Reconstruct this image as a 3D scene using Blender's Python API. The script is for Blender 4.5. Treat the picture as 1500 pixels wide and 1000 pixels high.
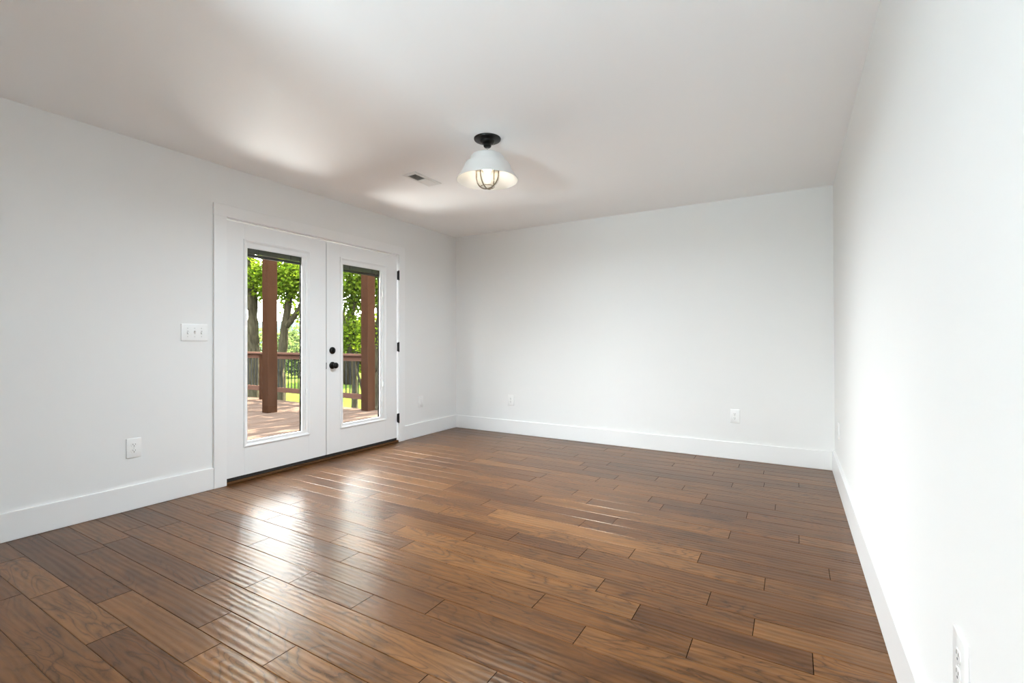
import bpy, bmesh, math, random
from mathutils import Vector, Matrix, noise as mnoise

S = bpy.context.scene
for _o in list(bpy.data.objects):
    bpy.data.objects.remove(_o)
COL = S.collection

# ------------------------------------------------------------------ camera
F_PX, YAW, HORIZON, EYE = 694.4, 0.5347, 499.8, 1.103
cam_data = bpy.data.cameras.new('camera')
cam_data.sensor_fit = 'HORIZONTAL'
cam_data.sensor_width = 36.0
cam_data.lens = F_PX * 36.0 / 1500.0
cam_data.shift_y = (HORIZON - 500.0) / 1500.0
cam_data.clip_start = 0.02
cam_data.clip_end = 2000
cam = bpy.data.objects.new('camera', cam_data)
COL.objects.link(cam)
cam.location = (0, 0, EYE)
cam.rotation_euler = (math.pi / 2, 0, YAW)
S.camera = cam

# ------------------------------------------------------------------ world, sun, daylight, exposure
SKY_STRENGTH = 20.0
SUN_STRENGTH = 105.0
WINDOW_POWER = 5.0
LAMP_POWER = 40.0
UPLIGHT_POWER = 262.0
DECK_FILL_POWER = 225.0
world = bpy.data.worlds.new('sky')
S.world = world
world.use_nodes = True
wn = world.node_tree
wn.nodes.clear()
w_out = wn.nodes.new('ShaderNodeOutputWorld')
w_bg = wn.nodes.new('ShaderNodeBackground')
w_tc = wn.nodes.new('ShaderNodeTexCoord')
w_sep = wn.nodes.new('ShaderNodeSeparateXYZ')
w_ramp = wn.nodes.new('ShaderNodeValToRGB')
wn.links.new(w_tc.outputs['Generated'], w_sep.inputs[0])
wn.links.new(w_sep.outputs['Z'], w_ramp.inputs[0])
wn.links.new(w_ramp.outputs[0], w_bg.inputs[0])
wn.links.new(w_bg.outputs[0], w_out.inputs[0])
w_ramp.color_ramp.elements[0].position = 0.0
w_ramp.color_ramp.elements[0].color = (1.0, 0.98, 0.95, 1)
w_ramp.color_ramp.elements[1].position = 0.9
w_ramp.color_ramp.elements[1].color = (0.72, 0.84, 1.0, 1)
w_bg.inputs[1].default_value = SKY_STRENGTH

sun_d = bpy.data.lights.new('sun', 'SUN')
sun_d.energy = SUN_STRENGTH
sun_d.angle = math.radians(0.6)
sun_d.color = (1.0, 0.93, 0.82)
sun = bpy.data.objects.new('sun', sun_d)
COL.objects.link(sun)
sun.location = (-5, 14, 9)
sun.rotation_euler = Vector((-0.05, -1.0, -0.80)).to_track_quat('-Z', 'Y').to_euler()

day_d = bpy.data.lights.new('window_daylight', 'AREA')     # daylight entering the narrow window of the space behind
day_d.shape = 'RECTANGLE'
day_d.size, day_d.size_y = 0.62, 1.75
day_d.energy = WINDOW_POWER
day_d.color = (0.86, 0.94, 1.0)
day = bpy.data.objects.new('window_daylight', day_d)
COL.objects.link(day)
day.location = (-1.25, -2.54, 1.10)
day.rotation_euler = (math.pi / 2 + 0.10, 0, 0)      # towards +Y, into the room

uplight_d = bpy.data.lights.new('added_uplight', 'AREA')   # added upward fill lamp at the window, there to brighten the ceiling
uplight_d.shape = 'RECTANGLE'
uplight_d.size, uplight_d.size_y = 0.62, 0.8
uplight_d.energy = UPLIGHT_POWER
uplight_d.color = (0.74, 0.885, 1.0)
uplight = bpy.data.objects.new('added_uplight', uplight_d)
COL.objects.link(uplight)
uplight.location = (-1.25, -2.56, 0.75)
uplight.rotation_euler = (math.pi / 2 + 1.5, 0, 0)

for pn, py0, py1 in (('sky_portal_left', 2.15, 2.68), ('sky_portal_right', 3.08, 3.60)):   # guides sky sampling through the two panes
    pd = bpy.data.lights.new(pn, 'AREA')
    pd.shape = 'RECTANGLE'
    pd.size, pd.size_y = 1.60, py1 - py0
    pd.cycles.is_portal = True
    po = bpy.data.objects.new(pn, pd)
    COL.objects.link(po)
    po.location = (-3.80, (py0 + py1) / 2, 1.08)
    po.rotation_euler = (0, -math.pi / 2, 0)      # faces +X, into the room

deck_fill_d = bpy.data.lights.new('deck_fill_lamp', 'SPOT')          # added spot lamp, stands for sunlight bounced off the boards
deck_fill_d.energy = DECK_FILL_POWER
deck_fill_d.spot_size = math.radians(82)
deck_fill_d.spot_blend = 1.0
deck_fill_d.shadow_soft_size = 0.4
deck_fill_d.color = (1.0, 0.985, 0.97)
deck_fill = bpy.data.objects.new('deck_fill_lamp', deck_fill_d)
COL.objects.link(deck_fill)
deck_fill.location = (-4.9, 3.1, 0.04)
deck_fill.rotation_euler = Vector((1.0, -0.35, 1.3)).to_track_quat('-Z', 'Y').to_euler()

S.view_settings.view_transform = 'Standard'
S.view_settings.look = 'None'
S.view_settings.gamma = 1.0
S.view_settings.exposure = 0.57
S.view_settings.use_curve_mapping = False
S.cycles.use_denoising = True
S.cycles.use_light_tree = False            # the sun must not crowd out the lamps indoors
S.cycles.max_bounces = 14
S.cycles.diffuse_bounces = 8
S.cycles.glossy_bounces = 5
S.cycles.transparent_max_bounces = 24
S.cycles.sample_clamp_indirect = 6.0
S.cycles.caustics_reflective = False
S.cycles.caustics_refractive = False

# ------------------------------------------------------------------ room dimensions (metres)
XL, XR0, XR1 = -3.732, 0.3115, 0.2956     # left wall, right wall at floor / at ceiling
YB, YF, H = 4.887, -2.4, 2.44             # back wall, front wall, ceiling height
WING_X, WING_Y = -1.62, -0.30             # end and room face of the short return wall left of the viewer


def xr(z):
    return XR0 + (XR1 - XR0) * z / H


# ------------------------------------------------------------------ materials
def new_mat(name):
    m = bpy.data.materials.new(name)
    m.use_nodes = True
    nt = m.node_tree
    b = nt.nodes['Principled BSDF']
    return m, nt, b


def plain(name, col, rough=0.5, metal=0.0, spec=0.5, bump=0.0, bscale=60.0, var=0.0, vscale=3.0):
    m, nt, b = new_mat(name)
    b.inputs['Base Color'].default_value = (*col, 1)
    b.inputs['Roughness'].default_value = rough
    b.inputs['Metallic'].default_value = metal
    b.inputs['Specular IOR Level'].default_value = spec
    tc = nt.nodes.new('ShaderNodeTexCoord')
    if bump:
        n = nt.nodes.new('ShaderNodeTexNoise')
        n.inputs['Scale'].default_value = bscale
        n.inputs['Detail'].default_value = 3
        nt.links.new(tc.outputs['Object'], n.inputs['Vector'])
        bp = nt.nodes.new('ShaderNodeBump')
        bp.inputs['Strength'].default_value = bump
        bp.inputs['Distance'].default_value = 0.002
        nt.links.new(n.outputs['Fac'], bp.inputs['Height'])
        nt.links.new(bp.outputs[0], b.inputs['Normal'])
    if var:
        n2 = nt.nodes.new('ShaderNodeTexNoise')
        n2.inputs['Scale'].default_value = vscale
        n2.inputs['Detail'].default_value = 4
        nt.links.new(tc.outputs['Object'], n2.inputs['Vector'])
        mx = nt.nodes.new('ShaderNodeMix')
        mx.data_type = 'RGBA'
        mx.inputs['A'].default_value = (*[c * (1 - var) for c in col], 1)
        mx.inputs['B'].default_value = (*[min(1, c * (1 + var)) for c in col], 1)
        nt.links.new(n2.outputs['Fac'], mx.inputs['Factor'])
        nt.links.new(mx.outputs['Result'], b.inputs['Base Color'])
    return m


def math_node(nt, op, a, b=None, clamp=False):
    n = nt.nodes.new('ShaderNodeMath')
    n.operation = op
    n.use_clamp = clamp
    for i, v in enumerate((a, b)):
        if v is None:
            continue
        if isinstance(v, (int, float)):
            n.inputs[i].default_value = v
        else:
            nt.links.new(v, n.inputs[i])
    return n.outputs[0]


def mapped(nt, vec, scale):
    mp = nt.nodes.new('ShaderNodeMapping')
    mp.inputs['Scale'].default_value = scale
    nt.links.new(vec, mp.inputs['Vector'])
    return mp.outputs[0]


def noise(nt, vec, scale=1.0, detail=2.0, rough=0.5, dist=0.0):
    n = nt.nodes.new('ShaderNodeTexNoise')
    n.inputs['Scale'].default_value = scale
    n.inputs['Detail'].default_value = detail
    n.inputs['Roughness'].default_value = rough
    n.inputs['Distortion'].default_value = dist
    nt.links.new(vec, n.inputs['Vector'])
    return n.outputs['Fac']


def ramp(nt, fac, stops):
    r = nt.nodes.new('ShaderNodeValToRGB')
    e = r.color_ramp.elements
    while len(e) < len(stops):
        e.new(0.5)
    for el, (p, c) in zip(e, stops):
        el.position = p
        el.color = (*c, 1) if len(c) == 3 else c
    nt.links.new(fac, r.inputs[0])
    return r.outputs[0]


def mixc(nt, fac, a, b, mode='MIX'):
    m = nt.nodes.new('ShaderNodeMix')
    m.data_type = 'RGBA'
    m.blend_type = mode
    for key, v in (('Factor', fac), ('A', a), ('B', b)):
        if isinstance(v, tuple):
            m.inputs[key].default_value = (*v, 1)
        elif isinstance(v, (int, float)):
            m.inputs[key].default_value = v
        else:
            nt.links.new(v, m.inputs[key])
    return m.outputs['Result']


def floor_material():
    m, nt, b = new_mat('hickory_planks')
    tc = nt.nodes.new('ShaderNodeTexCoord')
    geo = nt.nodes.new('ShaderNodeNewGeometry')
    rnd = geo.outputs['Random Per Island']
    # every board gets its own slice of the wood pattern
    comb = nt.nodes.new('ShaderNodeCombineXYZ')
    nt.links.new(math_node(nt, 'MULTIPLY', rnd, 2.3), comb.inputs[0])
    nt.links.new(math_node(nt, 'MULTIPLY', rnd, 1.7), comb.inputs[1])
    nt.links.new(math_node(nt, 'MULTIPLY', rnd, 163.0), comb.inputs[2])
    add = nt.nodes.new('ShaderNodeVectorMath')
    add.operation = 'ADD'
    nt.links.new(tc.outputs['Object'], add.inputs[0])
    nt.links.new(comb.outputs[0], add.inputs[1])
    v = add.outputs[0]
    tone = nt.nodes.new('ShaderNodeAttribute')
    tone.attribute_name = 'tone'
    base = ramp(nt, tone.outputs['Fac'], [(0.0, (0.074, 0.027, 0.0080)), (0.35, (0.103, 0.040, 0.0115)),
                                          (0.65, (0.136, 0.056, 0.0165)), (1.0, (0.200, 0.089, 0.029))])
    # soft mottling along the board
    mott = noise(nt, mapped(nt, v, (1.6, 9.0, 1)), 1.3, 4, 0.6, 0.3)
    c = mixc(nt, 0.75, base, ramp(nt, mott, [(0.28, (0.60, 0.56, 0.54)), (0.5, (1, 1, 1)), (0.75, (1.25, 1.22, 1.15))]), 'MULTIPLY')
    # cathedral figure: contour lines of a stretched noise field
    fld = noise(nt, mapped(nt, v, (1.5, 7.5, 1)), 0.9, 2.2, 0.55, 0.6)
    jag = noise(nt, mapped(nt, v, (23, 61, 1)), 1.0, 3, 0.6, 0.5)
    ln = math_node(nt, 'ADD', math_node(nt, 'MULTIPLY', fld, 17.0), math_node(nt, 'MULTIPLY', jag, 0.55))
    fr = math_node(nt, 'FRACT', ln)
    fig = ramp(nt, fr, [(0.0, (0.24, 0.19, 0.16)), (0.17, (0.80, 0.77, 0.74)), (0.40, (1.05, 1.05, 1.04)), (0.8, (1.0, 0.99, 0.98)), (1.0, (0.66, 0.62, 0.60))])
    figmask = ramp(nt, noise(nt, mapped(nt, v, (1.1, 4.0, 1)), 1.4, 2, 0.5), [(0.38, (0.06,) * 3), (0.56, (0.95,) * 3)])
    c = mixc(nt, figmask, c, mixc(nt, 1.0, c, fig, 'MULTIPLY'))
    # fine straight grain and short pores
    warp = noise(nt, mapped(nt, v, (3.1, 17, 1)), 1.0, 2, 0.5)
    cw = nt.nodes.new('ShaderNodeCombineXYZ')
    nt.links.new(math_node(nt, 'MULTIPLY', warp, 0.5), cw.inputs[0])
    nt.links.new(math_node(nt, 'MULTIPLY', warp, 0.035), cw.inputs[1])
    vw = nt.nodes.new('ShaderNodeVectorMath')
    vw.operation = 'ADD'
    nt.links.new(v, vw.inputs[0])
    nt.links.new(cw.outputs[0], vw.inputs[1])
    v2 = vw.outputs[0]
    fine = noise(nt, mapped(nt, v2, (3.7, 61, 1)), 1.0, 5, 0.68)
    c = mixc(nt, 0.9, c, ramp(nt, fine, [(0.34, (0.60, 0.56, 0.53)), (0.52, (1.02, 1.02, 1.02)), (0.72, (1.22, 1.20, 1.17))]), 'MULTIPLY')
    # darker heartwood clouds
    cl = noise(nt, mapped(nt, v, (2.2, 5.0, 1)), 1.6, 4, 0.62, 0.9)
    c = mixc(nt, 0.9, c, ramp(nt, cl, [(0.28, (0.58, 0.53, 0.50)), (0.42, (0.98, 0.98, 0.98)), (0.72, (1.14, 1.12, 1.08))]), 'MULTIPLY')
    pore = noise(nt, mapped(nt, v2, (13, 97, 1)), 1.0, 3, 0.6, 0.7)
    c = mixc(nt, 0.6, c, ramp(nt, pore, [(0.25, (0.5, 0.46, 0.44)), (0.37, (1, 1, 1))]), 'MULTIPLY')
    # rare knots and mineral streaks
    kn = noise(nt, mapped(nt, v, (2.4, 8.0, 1)), 1.2, 3, 0.6, 0.8)
    c = mixc(nt, 1.0, c, ramp(nt, kn, [(0.19, (0.30, 0.25, 0.23)), (0.27, (1, 1, 1))]), 'MULTIPLY')
    nt.links.new(c, b.inputs['Base Color'])
    b.inputs['IOR'].default_value = 1.43
    b.inputs['Specular Tint'].default_value = (1.0, 0.80, 0.58, 1)     # warm tint put into the reflections to offset their blue cast
    rg = ramp(nt, noise(nt, mapped(nt, v, (2, 12, 1)), 1.5, 3, 0.5), [(0.3, (0.278,) * 3), (0.7, (0.31,) * 3)])
    nt.links.new(rg, b.inputs['Roughness'])
    # hand-scraped ripples running along each board
    sepv = nt.nodes.new('ShaderNodeSeparateXYZ')
    nt.links.new(v, sepv.inputs[0])
    wob = noise(nt, mapped(nt, v, (1.6, 9, 1)), 1.0, 2.0, 0.5)
    ph = math_node(nt, 'ADD', math_node(nt, 'MULTIPLY', sepv.outputs['Y'], 2 * math.pi / 0.027), math_node(nt, 'MULTIPLY', wob, 12.0))
    amp = noise(nt, mapped(nt, v, (2.0, 14, 1)), 1.0, 1.0, 0.5)
    slope = math_node(nt, 'MULTIPLY', math_node(nt, 'MULTIPLY', math_node(nt, 'COSINE', ph), amp), 0.10)
    sway = math_node(nt, 'MULTIPLY', math_node(nt, 'SUBTRACT', wob, 0.5), 0.012)
    cn = nt.nodes.new('ShaderNodeCombineXYZ')
    nt.links.new(sway, cn.inputs[0])
    nt.links.new(slope, cn.inputs[1])
    av = nt.nodes.new('ShaderNodeVectorMath')
    av.operation = 'ADD'
    nt.links.new(geo.outputs['Normal'], av.inputs[0])
    nt.links.new(cn.outputs[0], av.inputs[1])
    nv = nt.nodes.new('ShaderNodeVectorMath')
    nv.operation = 'NORMALIZE'
    nt.links.new(av.outputs[0], nv.inputs[0])
    nt.links.new(nv.outputs[0], b.inputs['Normal'])
    return m


def wood_material(name, c0, c1, axis, rough=0.6):
    m, nt, b = new_mat(name)
    tc = nt.nodes.new('ShaderNodeTexCoord')
    geo = nt.nodes.new('ShaderNodeNewGeometry')
    sc = {'x': (1.2, 14, 14), 'y': (14, 1.2, 14), 'z': (14, 14, 1.2)}[axis]
    n = noise(nt, mapped(nt, tc.outputs['Object'], sc), 1.3, 3, 0.5, 0.8)
    n = math_node(nt, 'ADD', math_node(nt, 'MULTIPLY', n, 0.8), math_node(nt, 'MULTIPLY', geo.outputs['Random Per Island'], 0.3))
    nt.links.new(ramp(nt, n, [(0.25, c0), (0.8, c1)]), b.inputs['Base Color'])
    b.inputs['Roughness'].default_value = rough
    b.inputs['Specular IOR Level'].default_value = 0.0
    return m


def bark_material():
    m, nt, b = new_mat('bark')
    tc = nt.nodes.new('ShaderNodeTexCoord')
    n = noise(nt, mapped(nt, tc.outputs['Object'], (9, 9, 2.2)), 2.0, 5, 0.65, 0.5)
    nt.links.new(ramp(nt, n, [(0.3, (0.0070, 0.0055, 0.0036)), (0.52, (0.019, 0.016, 0.010)), (0.75, (0.036, 0.032, 0.020))]), b.inputs['Base Color'])
    b.inputs['Roughness'].default_value = 0.9
    b.inputs['Specular IOR Level'].default_value = 0.0
    bp = nt.nodes.new('ShaderNodeBump')
    bp.inputs['Distance'].default_value = 0.012
    nt.links.new(n, bp.inputs['Height'])
    nt.links.new(bp.outputs[0], b.inputs['Normal'])
    return m


def leaf_material(name, ca, cb):
    m = bpy.data.materials.new(name)
    m.use_nodes = True
    nt = m.node_tree
    nt.nodes.clear()
    out = nt.nodes.new('ShaderNodeOutputMaterial')
    geo = nt.nodes.new('ShaderNodeNewGeometry')
    c = ramp(nt, geo.outputs['Random Per Island'], [(0.0, ca), (1.0, cb)])
    d = nt.nodes.new('ShaderNodeBsdfDiffuse')
    t = nt.nodes.new('ShaderNodeBsdfTranslucent')
    tcol = mixc(nt, 1.0, c, (1.5, 1.5, 0.9), 'MULTIPLY')
    nt.links.new(c, d.inputs[0])
    nt.links.new(tcol, t.inputs[0])
    mx = nt.nodes.new('ShaderNodeMixShader')
    mx.inputs[0].default_value = 0.5
    nt.links.new(d.outputs[0], mx.inputs[1])
    nt.links.new(t.outputs[0], mx.inputs[2])
    nt.links.new(mx.outputs[0], out.inputs[0])
    return m


def glass_material(name, tint=(0.97, 0.985, 0.975), ior=1.45):
    m = bpy.data.materials.new(name)
    m.use_nodes = True
    nt = m.node_tree
    nt.nodes.clear()
    out = nt.nodes.new('ShaderNodeOutputMaterial')
    tr = nt.nodes.new('ShaderNodeBsdfTransparent')
    tr.inputs[0].default_value = (*tint, 1)
    gl = nt.nodes.new('ShaderNodeBsdfGlossy')
    gl.inputs['Roughness'].default_value = 0.0
    # Schlick reflectance, the same from either side of the sheet
    r0 = ((ior - 1) / (ior + 1)) ** 2
    lw = nt.nodes.new('ShaderNodeLayerWeight')
    lw.inputs[0].default_value = 0.5
    if ior <= 1.0:
        nt.links.new(tr.outputs[0], out.inputs[0])
        return m
    p5 = math_node(nt, 'POWER', lw.outputs['Facing'], 5.0)
    fr = math_node(nt, 'ADD', math_node(nt, 'MULTIPLY', p5, 1 - r0), r0)
    mx = nt.nodes.new('ShaderNodeMixShader')
    nt.links.new(fr, mx.inputs[0])
    nt.links.new(tr.outputs[0], mx.inputs[1])
    nt.links.new(gl.outputs[0], mx.inputs[2])
    nt.links.new(mx.outputs[0], out.inputs[0])
    return m


def grass_material():
    m, nt, b = new_mat('lawn_grass')
    tc = nt.nodes.new('ShaderNodeTexCoord')
    n1 = noise(nt, tc.outputs['Object'], 0.35, 4, 0.6)
    n2 = noise(nt, tc.outputs['Object'], 14.0, 3, 0.6)
    c = ramp(nt, n1, [(0.3, (0.022, 0.033, 0.0052)), (0.7, (0.034, 0.044, 0.008))])
    c = mixc(nt, 0.6, c, ramp(nt, n2, [(0.3, (0.6, 0.6, 0.55)), (0.7, (1.25, 1.25, 1.2))]), 'MULTIPLY')
    nt.links.new(c, b.inputs['Base Color'])
    b.inputs['Roughness'].default_value = 0.9
    b.inputs['Specular IOR Level'].default_value = 0.0
    return m


def emit_material(name, col, strength):
    m = bpy.data.materials.new(name)
    m.use_nodes = True
    nt = m.node_tree
    b = nt.nodes['Principled BSDF']
    b.inputs['Base Color'].default_value = (1, 1, 1, 1)
    b.inputs['Emission Color'].default_value = (*col, 1)
    b.inputs['Emission Strength'].default_value = strength
    m.cycles.emission_sampling = 'NONE'          # the bulb lies deep in its shade; the lamp itself is lit by lamp_glow
    return m


M = {
    'wall': plain('wall_paint', (0.82, 0.82, 0.81), 0.75, spec=0.25, bump=0.06, bscale=220),
    'ceiling': plain('ceiling_paint', (0.945, 0.945, 0.942), 0.9, spec=0.15, bump=0.06, bscale=220),
    'trim': plain('trim_enamel', (0.85, 0.85, 0.845), 0.32, spec=0.45),
    'door': plain('door_enamel', (0.83, 0.83, 0.825), 0.38, spec=0.45, bump=0.03, bscale=90),
    'plate': plain('white_plastic', (0.86, 0.86, 0.85), 0.3),
    'slot': plain('slot_shadow', (0.05, 0.05, 0.05), 0.6),
    'screw': plain('painted_screw', (0.62, 0.62, 0.60), 0.35, metal=0.4),
    'black': plain('black_metal', (0.012, 0.011, 0.010), 0.32, metal=0.6),
    'spacer': plain('bronze_spacer', (0.020, 0.016, 0.012), 0.8, spec=0.05),
    'gasket': plain('door_sweep_rubber', (0.015, 0.012, 0.010), 0.7),
    'blind': plain('blind_slat_vinyl', (0.05, 0.048, 0.038), 0.55),
    'rail': plain('blind_rail_vinyl', (0.016, 0.014, 0.011), 0.55),
    'cord': plain('blind_cord', (0.6, 0.6, 0.55), 0.8),
    'floor': floor_material(),
    'under': plain('subfloor', (0.014, 0.008, 0.005), 1.0, spec=0.0),
    'sill': wood_material('threshold_oak', (0.06, 0.028, 0.012), (0.13, 0.065, 0.03), 'y', 0.4),
    'deck': wood_material('deck_boards', (0.02589, 0.01610, 0.01143), (0.04492, 0.02988, 0.02203), 'y', 0.75),
    'post': wood_material('cedar_post', (0.01042, 0.00434, 0.00217), (0.01872, 0.00840, 0.00465), 'z', 0.65),
    'railwood': wood_material('cedar_rail', (0.02839, 0.01352, 0.00929), (0.04866, 0.02520, 0.01766), 'x', 0.65),
    'baluster': plain('black_baluster', (0.006, 0.006, 0.006), 0.7, spec=0.05),
    'bark': bark_material(),
    'grass': grass_material(),
    'hill': plain('hazy_hill_forest', (0.021, 0.029, 0.029), 0.95, spec=0.0, var=0.35, vscale=0.06),  # bluish haze of distance put into the forest colour
    'leafA': leaf_material('maple_leaves', (0.02766, 0.05323, 0.00364), (0.07008, 0.09165, 0.00831)),
    'leafB': leaf_material('shrub_leaves', (0.01973, 0.03234, 0.00502), (0.04132, 0.05201, 0.01003)),
    'leafC': leaf_material('far_leaves', (0.02515, 0.03590, 0.01511), (0.03947, 0.05023, 0.02224)),
    'glass': glass_material('door_glass', ior=1.3),
    'coated': glass_material('coated_glass', (0.985, 0.992, 0.988), 1.0),
    'jar': glass_material('clear_jar', (0.97, 0.96, 0.93), 1.35),
    'shade': plain('white_enamel_shade', (0.74, 0.74, 0.73), 0.35),
    'chrome': plain('nickel', (0.55, 0.54, 0.52), 0.25, metal=1.0),
    'wire': plain('guard_wire', (0.20, 0.17, 0.13), 0.4, metal=0.6),
    'bulb': emit_material('bulb_glow', (1.0, 0.86, 0.68), 24.0),
    'vent': plain('vent_enamel', (0.80, 0.80, 0.785), 0.45),
    'duct': plain('duct_dark', (0.05, 0.05, 0.05), 0.8),
}


# ------------------------------------------------------------------ mesh helpers
class MB:
    """collects shapes and links them as ONE mesh object"""

    def __init__(self):
        self.bm = bmesh.new()

    def box(self, x0, x1, y0, y1, z0, z1, bev=0.0, seg=2):
        t = bmesh.new()
        bmesh.ops.create_cube(t, size=1.0)
        for v in t.verts:
            v.co = Vector(((x0 + x1) / 2 + v.co.x * (x1 - x0), (y0 + y1) / 2 + v.co.y * (y1 - y0), (z0 + z1) / 2 + v.co.z * (z1 - z0)))
        if bev:
            bmesh.ops.bevel(t, geom=list(t.edges), offset=bev, segments=seg, affect='EDGES', profile=0.5)
        self.merge(t)
        return self

    def merge(self, t):
        me = bpy.data.meshes.new('tmp')
        t.to_mesh(me)
        t.free()
        self.bm.from_mesh(me)
        bpy.data.meshes.remove(me)

    def lathe(self, prof, origin=(0, 0, 0), axis='z', seg=40, caps=True):
        """prof: list of (radius, height) along the axis"""
        o = Vector(origin)
        rings = []
        for r, h in prof:
            ring = []
            for i in range(seg):
                a = 2 * math.pi * i / seg
                if axis == 'z':
                    p = Vector((r * math.cos(a), r * math.sin(a), h))
                elif axis == 'x':
                    p = Vector((h, r * math.cos(a), r * math.sin(a)))
                else:
                    p = Vector((r * math.cos(a), h, r * math.sin(a)))
                ring.append(self.bm.verts.new(o + p))
            rings.append(ring)
        for a, b in zip(rings, rings[1:]):
            for i in range(seg):
                j = (i + 1) % seg
                self.bm.faces.new((a[i], a[j], b[j], b[i]))
        if caps:
            for ring in (rings[0], rings[-1]):
                if (ring[0].co - ring[seg // 2].co).length > 1e-5:
                    self.bm.faces.new(ring)
        return self

    def tube(self, pts, radii, seg=10, wob=0.0, cap=True):
        pts = [Vector(p) for p in pts]
        if isinstance(radii, (int, float)):
            radii = [radii] * len(pts)
        rings = []
        up = Vector((0, 0, 1))
        for i, p in enumerate(pts):
            d = (pts[min(i + 1, len(pts) - 1)] - pts[max(i - 1, 0)]).normalized()
            s = d.cross(up)
            if s.length < 0.05:
                s = d.cross(Vector((0, 1, 0)))
            s.normalize()
            u = s.cross(d).normalized()
            ring = []
            for k in range(seg):
                a = 2 * math.pi * k / seg
                r = radii[i]
                if wob:
                    r *= 1 + wob * (mnoise.noise(Vector((p.x * 3 + math.cos(a) * 1.5, p.y * 3 + math.sin(a) * 1.5, p.z * 1.3))))
                ring.append(self.bm.verts.new(p + s * (r * math.cos(a)) + u * (r * math.sin(a))))
            rings.append(ring)
        for a, b in zip(rings, rings[1:]):
            for i in range(seg):
                j = (i + 1) % seg
                self.bm.faces.new((a[i], a[j], b[j], b[i]))
        if cap:
            self.bm.faces.new(rings[0])
            self.bm.faces.new(rings[-1])
        return self

    def frame_x(self, y0, y1, z0, z1, prof):
        """mitred picture frame facing +X round the rectangle; prof: list of (inset, x)"""
        loops = []
        for d, x in prof:
            loops.append([self.bm.verts.new(c) for c in ((x, y0 + d, z0 + d), (x, y1 - d, z0 + d), (x, y1 - d, z1 - d), (x, y0 + d, z1 - d))])
        for a, b in zip(loops, loops[1:]):
            for i in range(4):
                j = (i + 1) % 4
                self.bm.faces.new((a[i], a[j], b[j], b[i]))
        return self

    def build(self, name, mat, parent=None, smooth=False, auto=None, loc=None):
        bmesh.ops.recalc_face_normals(self.bm, faces=list(self.bm.faces))
        me = bpy.data.meshes.new(name)
        self.bm.to_mesh(me)
        self.bm.free()
        me.materials.append(mat)
        if smooth:
            for p in me.polygons:
                p.use_smooth = True
            if auto:
                me.set_sharp_from_angle(angle=math.radians(auto))
        o = bpy.data.objects.new(name, me)
        COL.objects.link(o)
        if parent:
            o.parent = parent
        if loc:
            o.location = loc
        return o


def tag(o, label=None, cat=None, group=None, kind=None):
    if label:
        o['label'] = label
    if cat:
        o['category'] = cat
    if group:
        o['group'] = group
    if kind:
        o['kind'] = kind
    return o


def empty(name, loc=(0, 0, 0), rz=0.0):
    o = bpy.data.objects.new(name, None)
    o.empty_display_size = 0.1
    o.location = loc
    o.rotation_euler = (0, 0, rz)
    COL.objects.link(o)
    return o


def copy_tree(o, parent=None):
    c = o.copy()
    COL.objects.link(c)
    c.parent = parent
    for ch in [k for k in bpy.data.objects if k.parent == o]:
        copy_tree(ch, c)
    return c


# ------------------------------------------------------------------ room shell
D0, D1, DTOP = 1.985, 3.861, 2.062          # rough opening of the double door (Y, Y, head)
m = MB()
m.box(XL - 0.15, XL, YF - 0.15, D0, -0.12, H + 0.1)
m.box(XL - 0.15, XL, D1, YB + 0.15, -0.12, H + 0.1)
m.box(XL - 0.15, XL, D0, D1, DTOP, H + 0.1)
m.box(XL - 0.15, XL, D0, D1, -0.12, -0.045)
tag(m.build('wall_left', M['wall']), 'white wall on the left with the glazed double door', 'wall', kind='structure')

m = MB()
m.box(XL, 0.46, YB, YB + 0.15, -0.1, H + 0.1)
tag(m.build('wall_back', M['wall']), 'bare white far wall with two outlets', 'wall', kind='structure')

m = MB()
m.box(0, 0.15, YF - 0.15, YB, 0, H + 0.1)
for v in m.bm.verts:
    v.co.x += xr(v.co.z)
    if v.co.z < 0.01:
        v.co.z = -0.1
tag(m.build('wall_right', M['wall']), 'bare white wall close on the right', 'wall', kind='structure')

m = MB()
m.box(XL, WING_X, WING_Y - 0.12, WING_Y, -0.002, H)
tag(m.build('wall_front_return', M['wall']), 'short white return wall left of the viewer', 'wall', kind='structure')
WX0, WX1, WZ0, WZ1 = -1.62, -0.88, 0.30, 2.18
m = MB()
m.box(XL, WX0, YF - 0.15, YF, -0.1, H + 0.1)
m.box(WX1, 0.33, YF - 0.15, YF, -0.1, H + 0.1)
m.box(WX0, WX1, YF - 0.15, YF, -0.1, WZ0)
m.box(WX0, WX1, YF - 0.15, YF, WZ1, H + 0.1)
tag(m.build('wall_front', M['wall']), 'white wall behind the viewer with a wide window', 'wall', kind='structure')
m = MB()
for x0, x1 in ((WX0, WX0 + 0.05), (WX1 - 0.05, WX1)):
    m.box(x0, x1, YF - 0.09, YF - 0.03, WZ0, WZ1)
m.box(WX0, WX1, YF - 0.09, YF - 0.03, WZ0, WZ0 + 0.05)
m.box(WX0, WX1, YF - 0.09, YF - 0.03, WZ1 - 0.05, WZ1)
wf = m.build('window_1', M['trim'])
tag(wf, 'white framed window in the front wall', 'window', kind='structure')
m = MB()
m.box(WX0 + 0.05, WX1 - 0.05, YF - 0.062, YF - 0.058, WZ0 + 0.05, WZ1 - 0.05)
m.build('pane', M['glass'], wf)

m = MB()
m.box(XL - 0.15, 0.46, YF - 0.15, YB + 0.15, H, H + 0.1)
tag(m.build('ceiling', M['ceiling']), 'flat white ceiling', 'ceiling', kind='structure')

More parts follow.
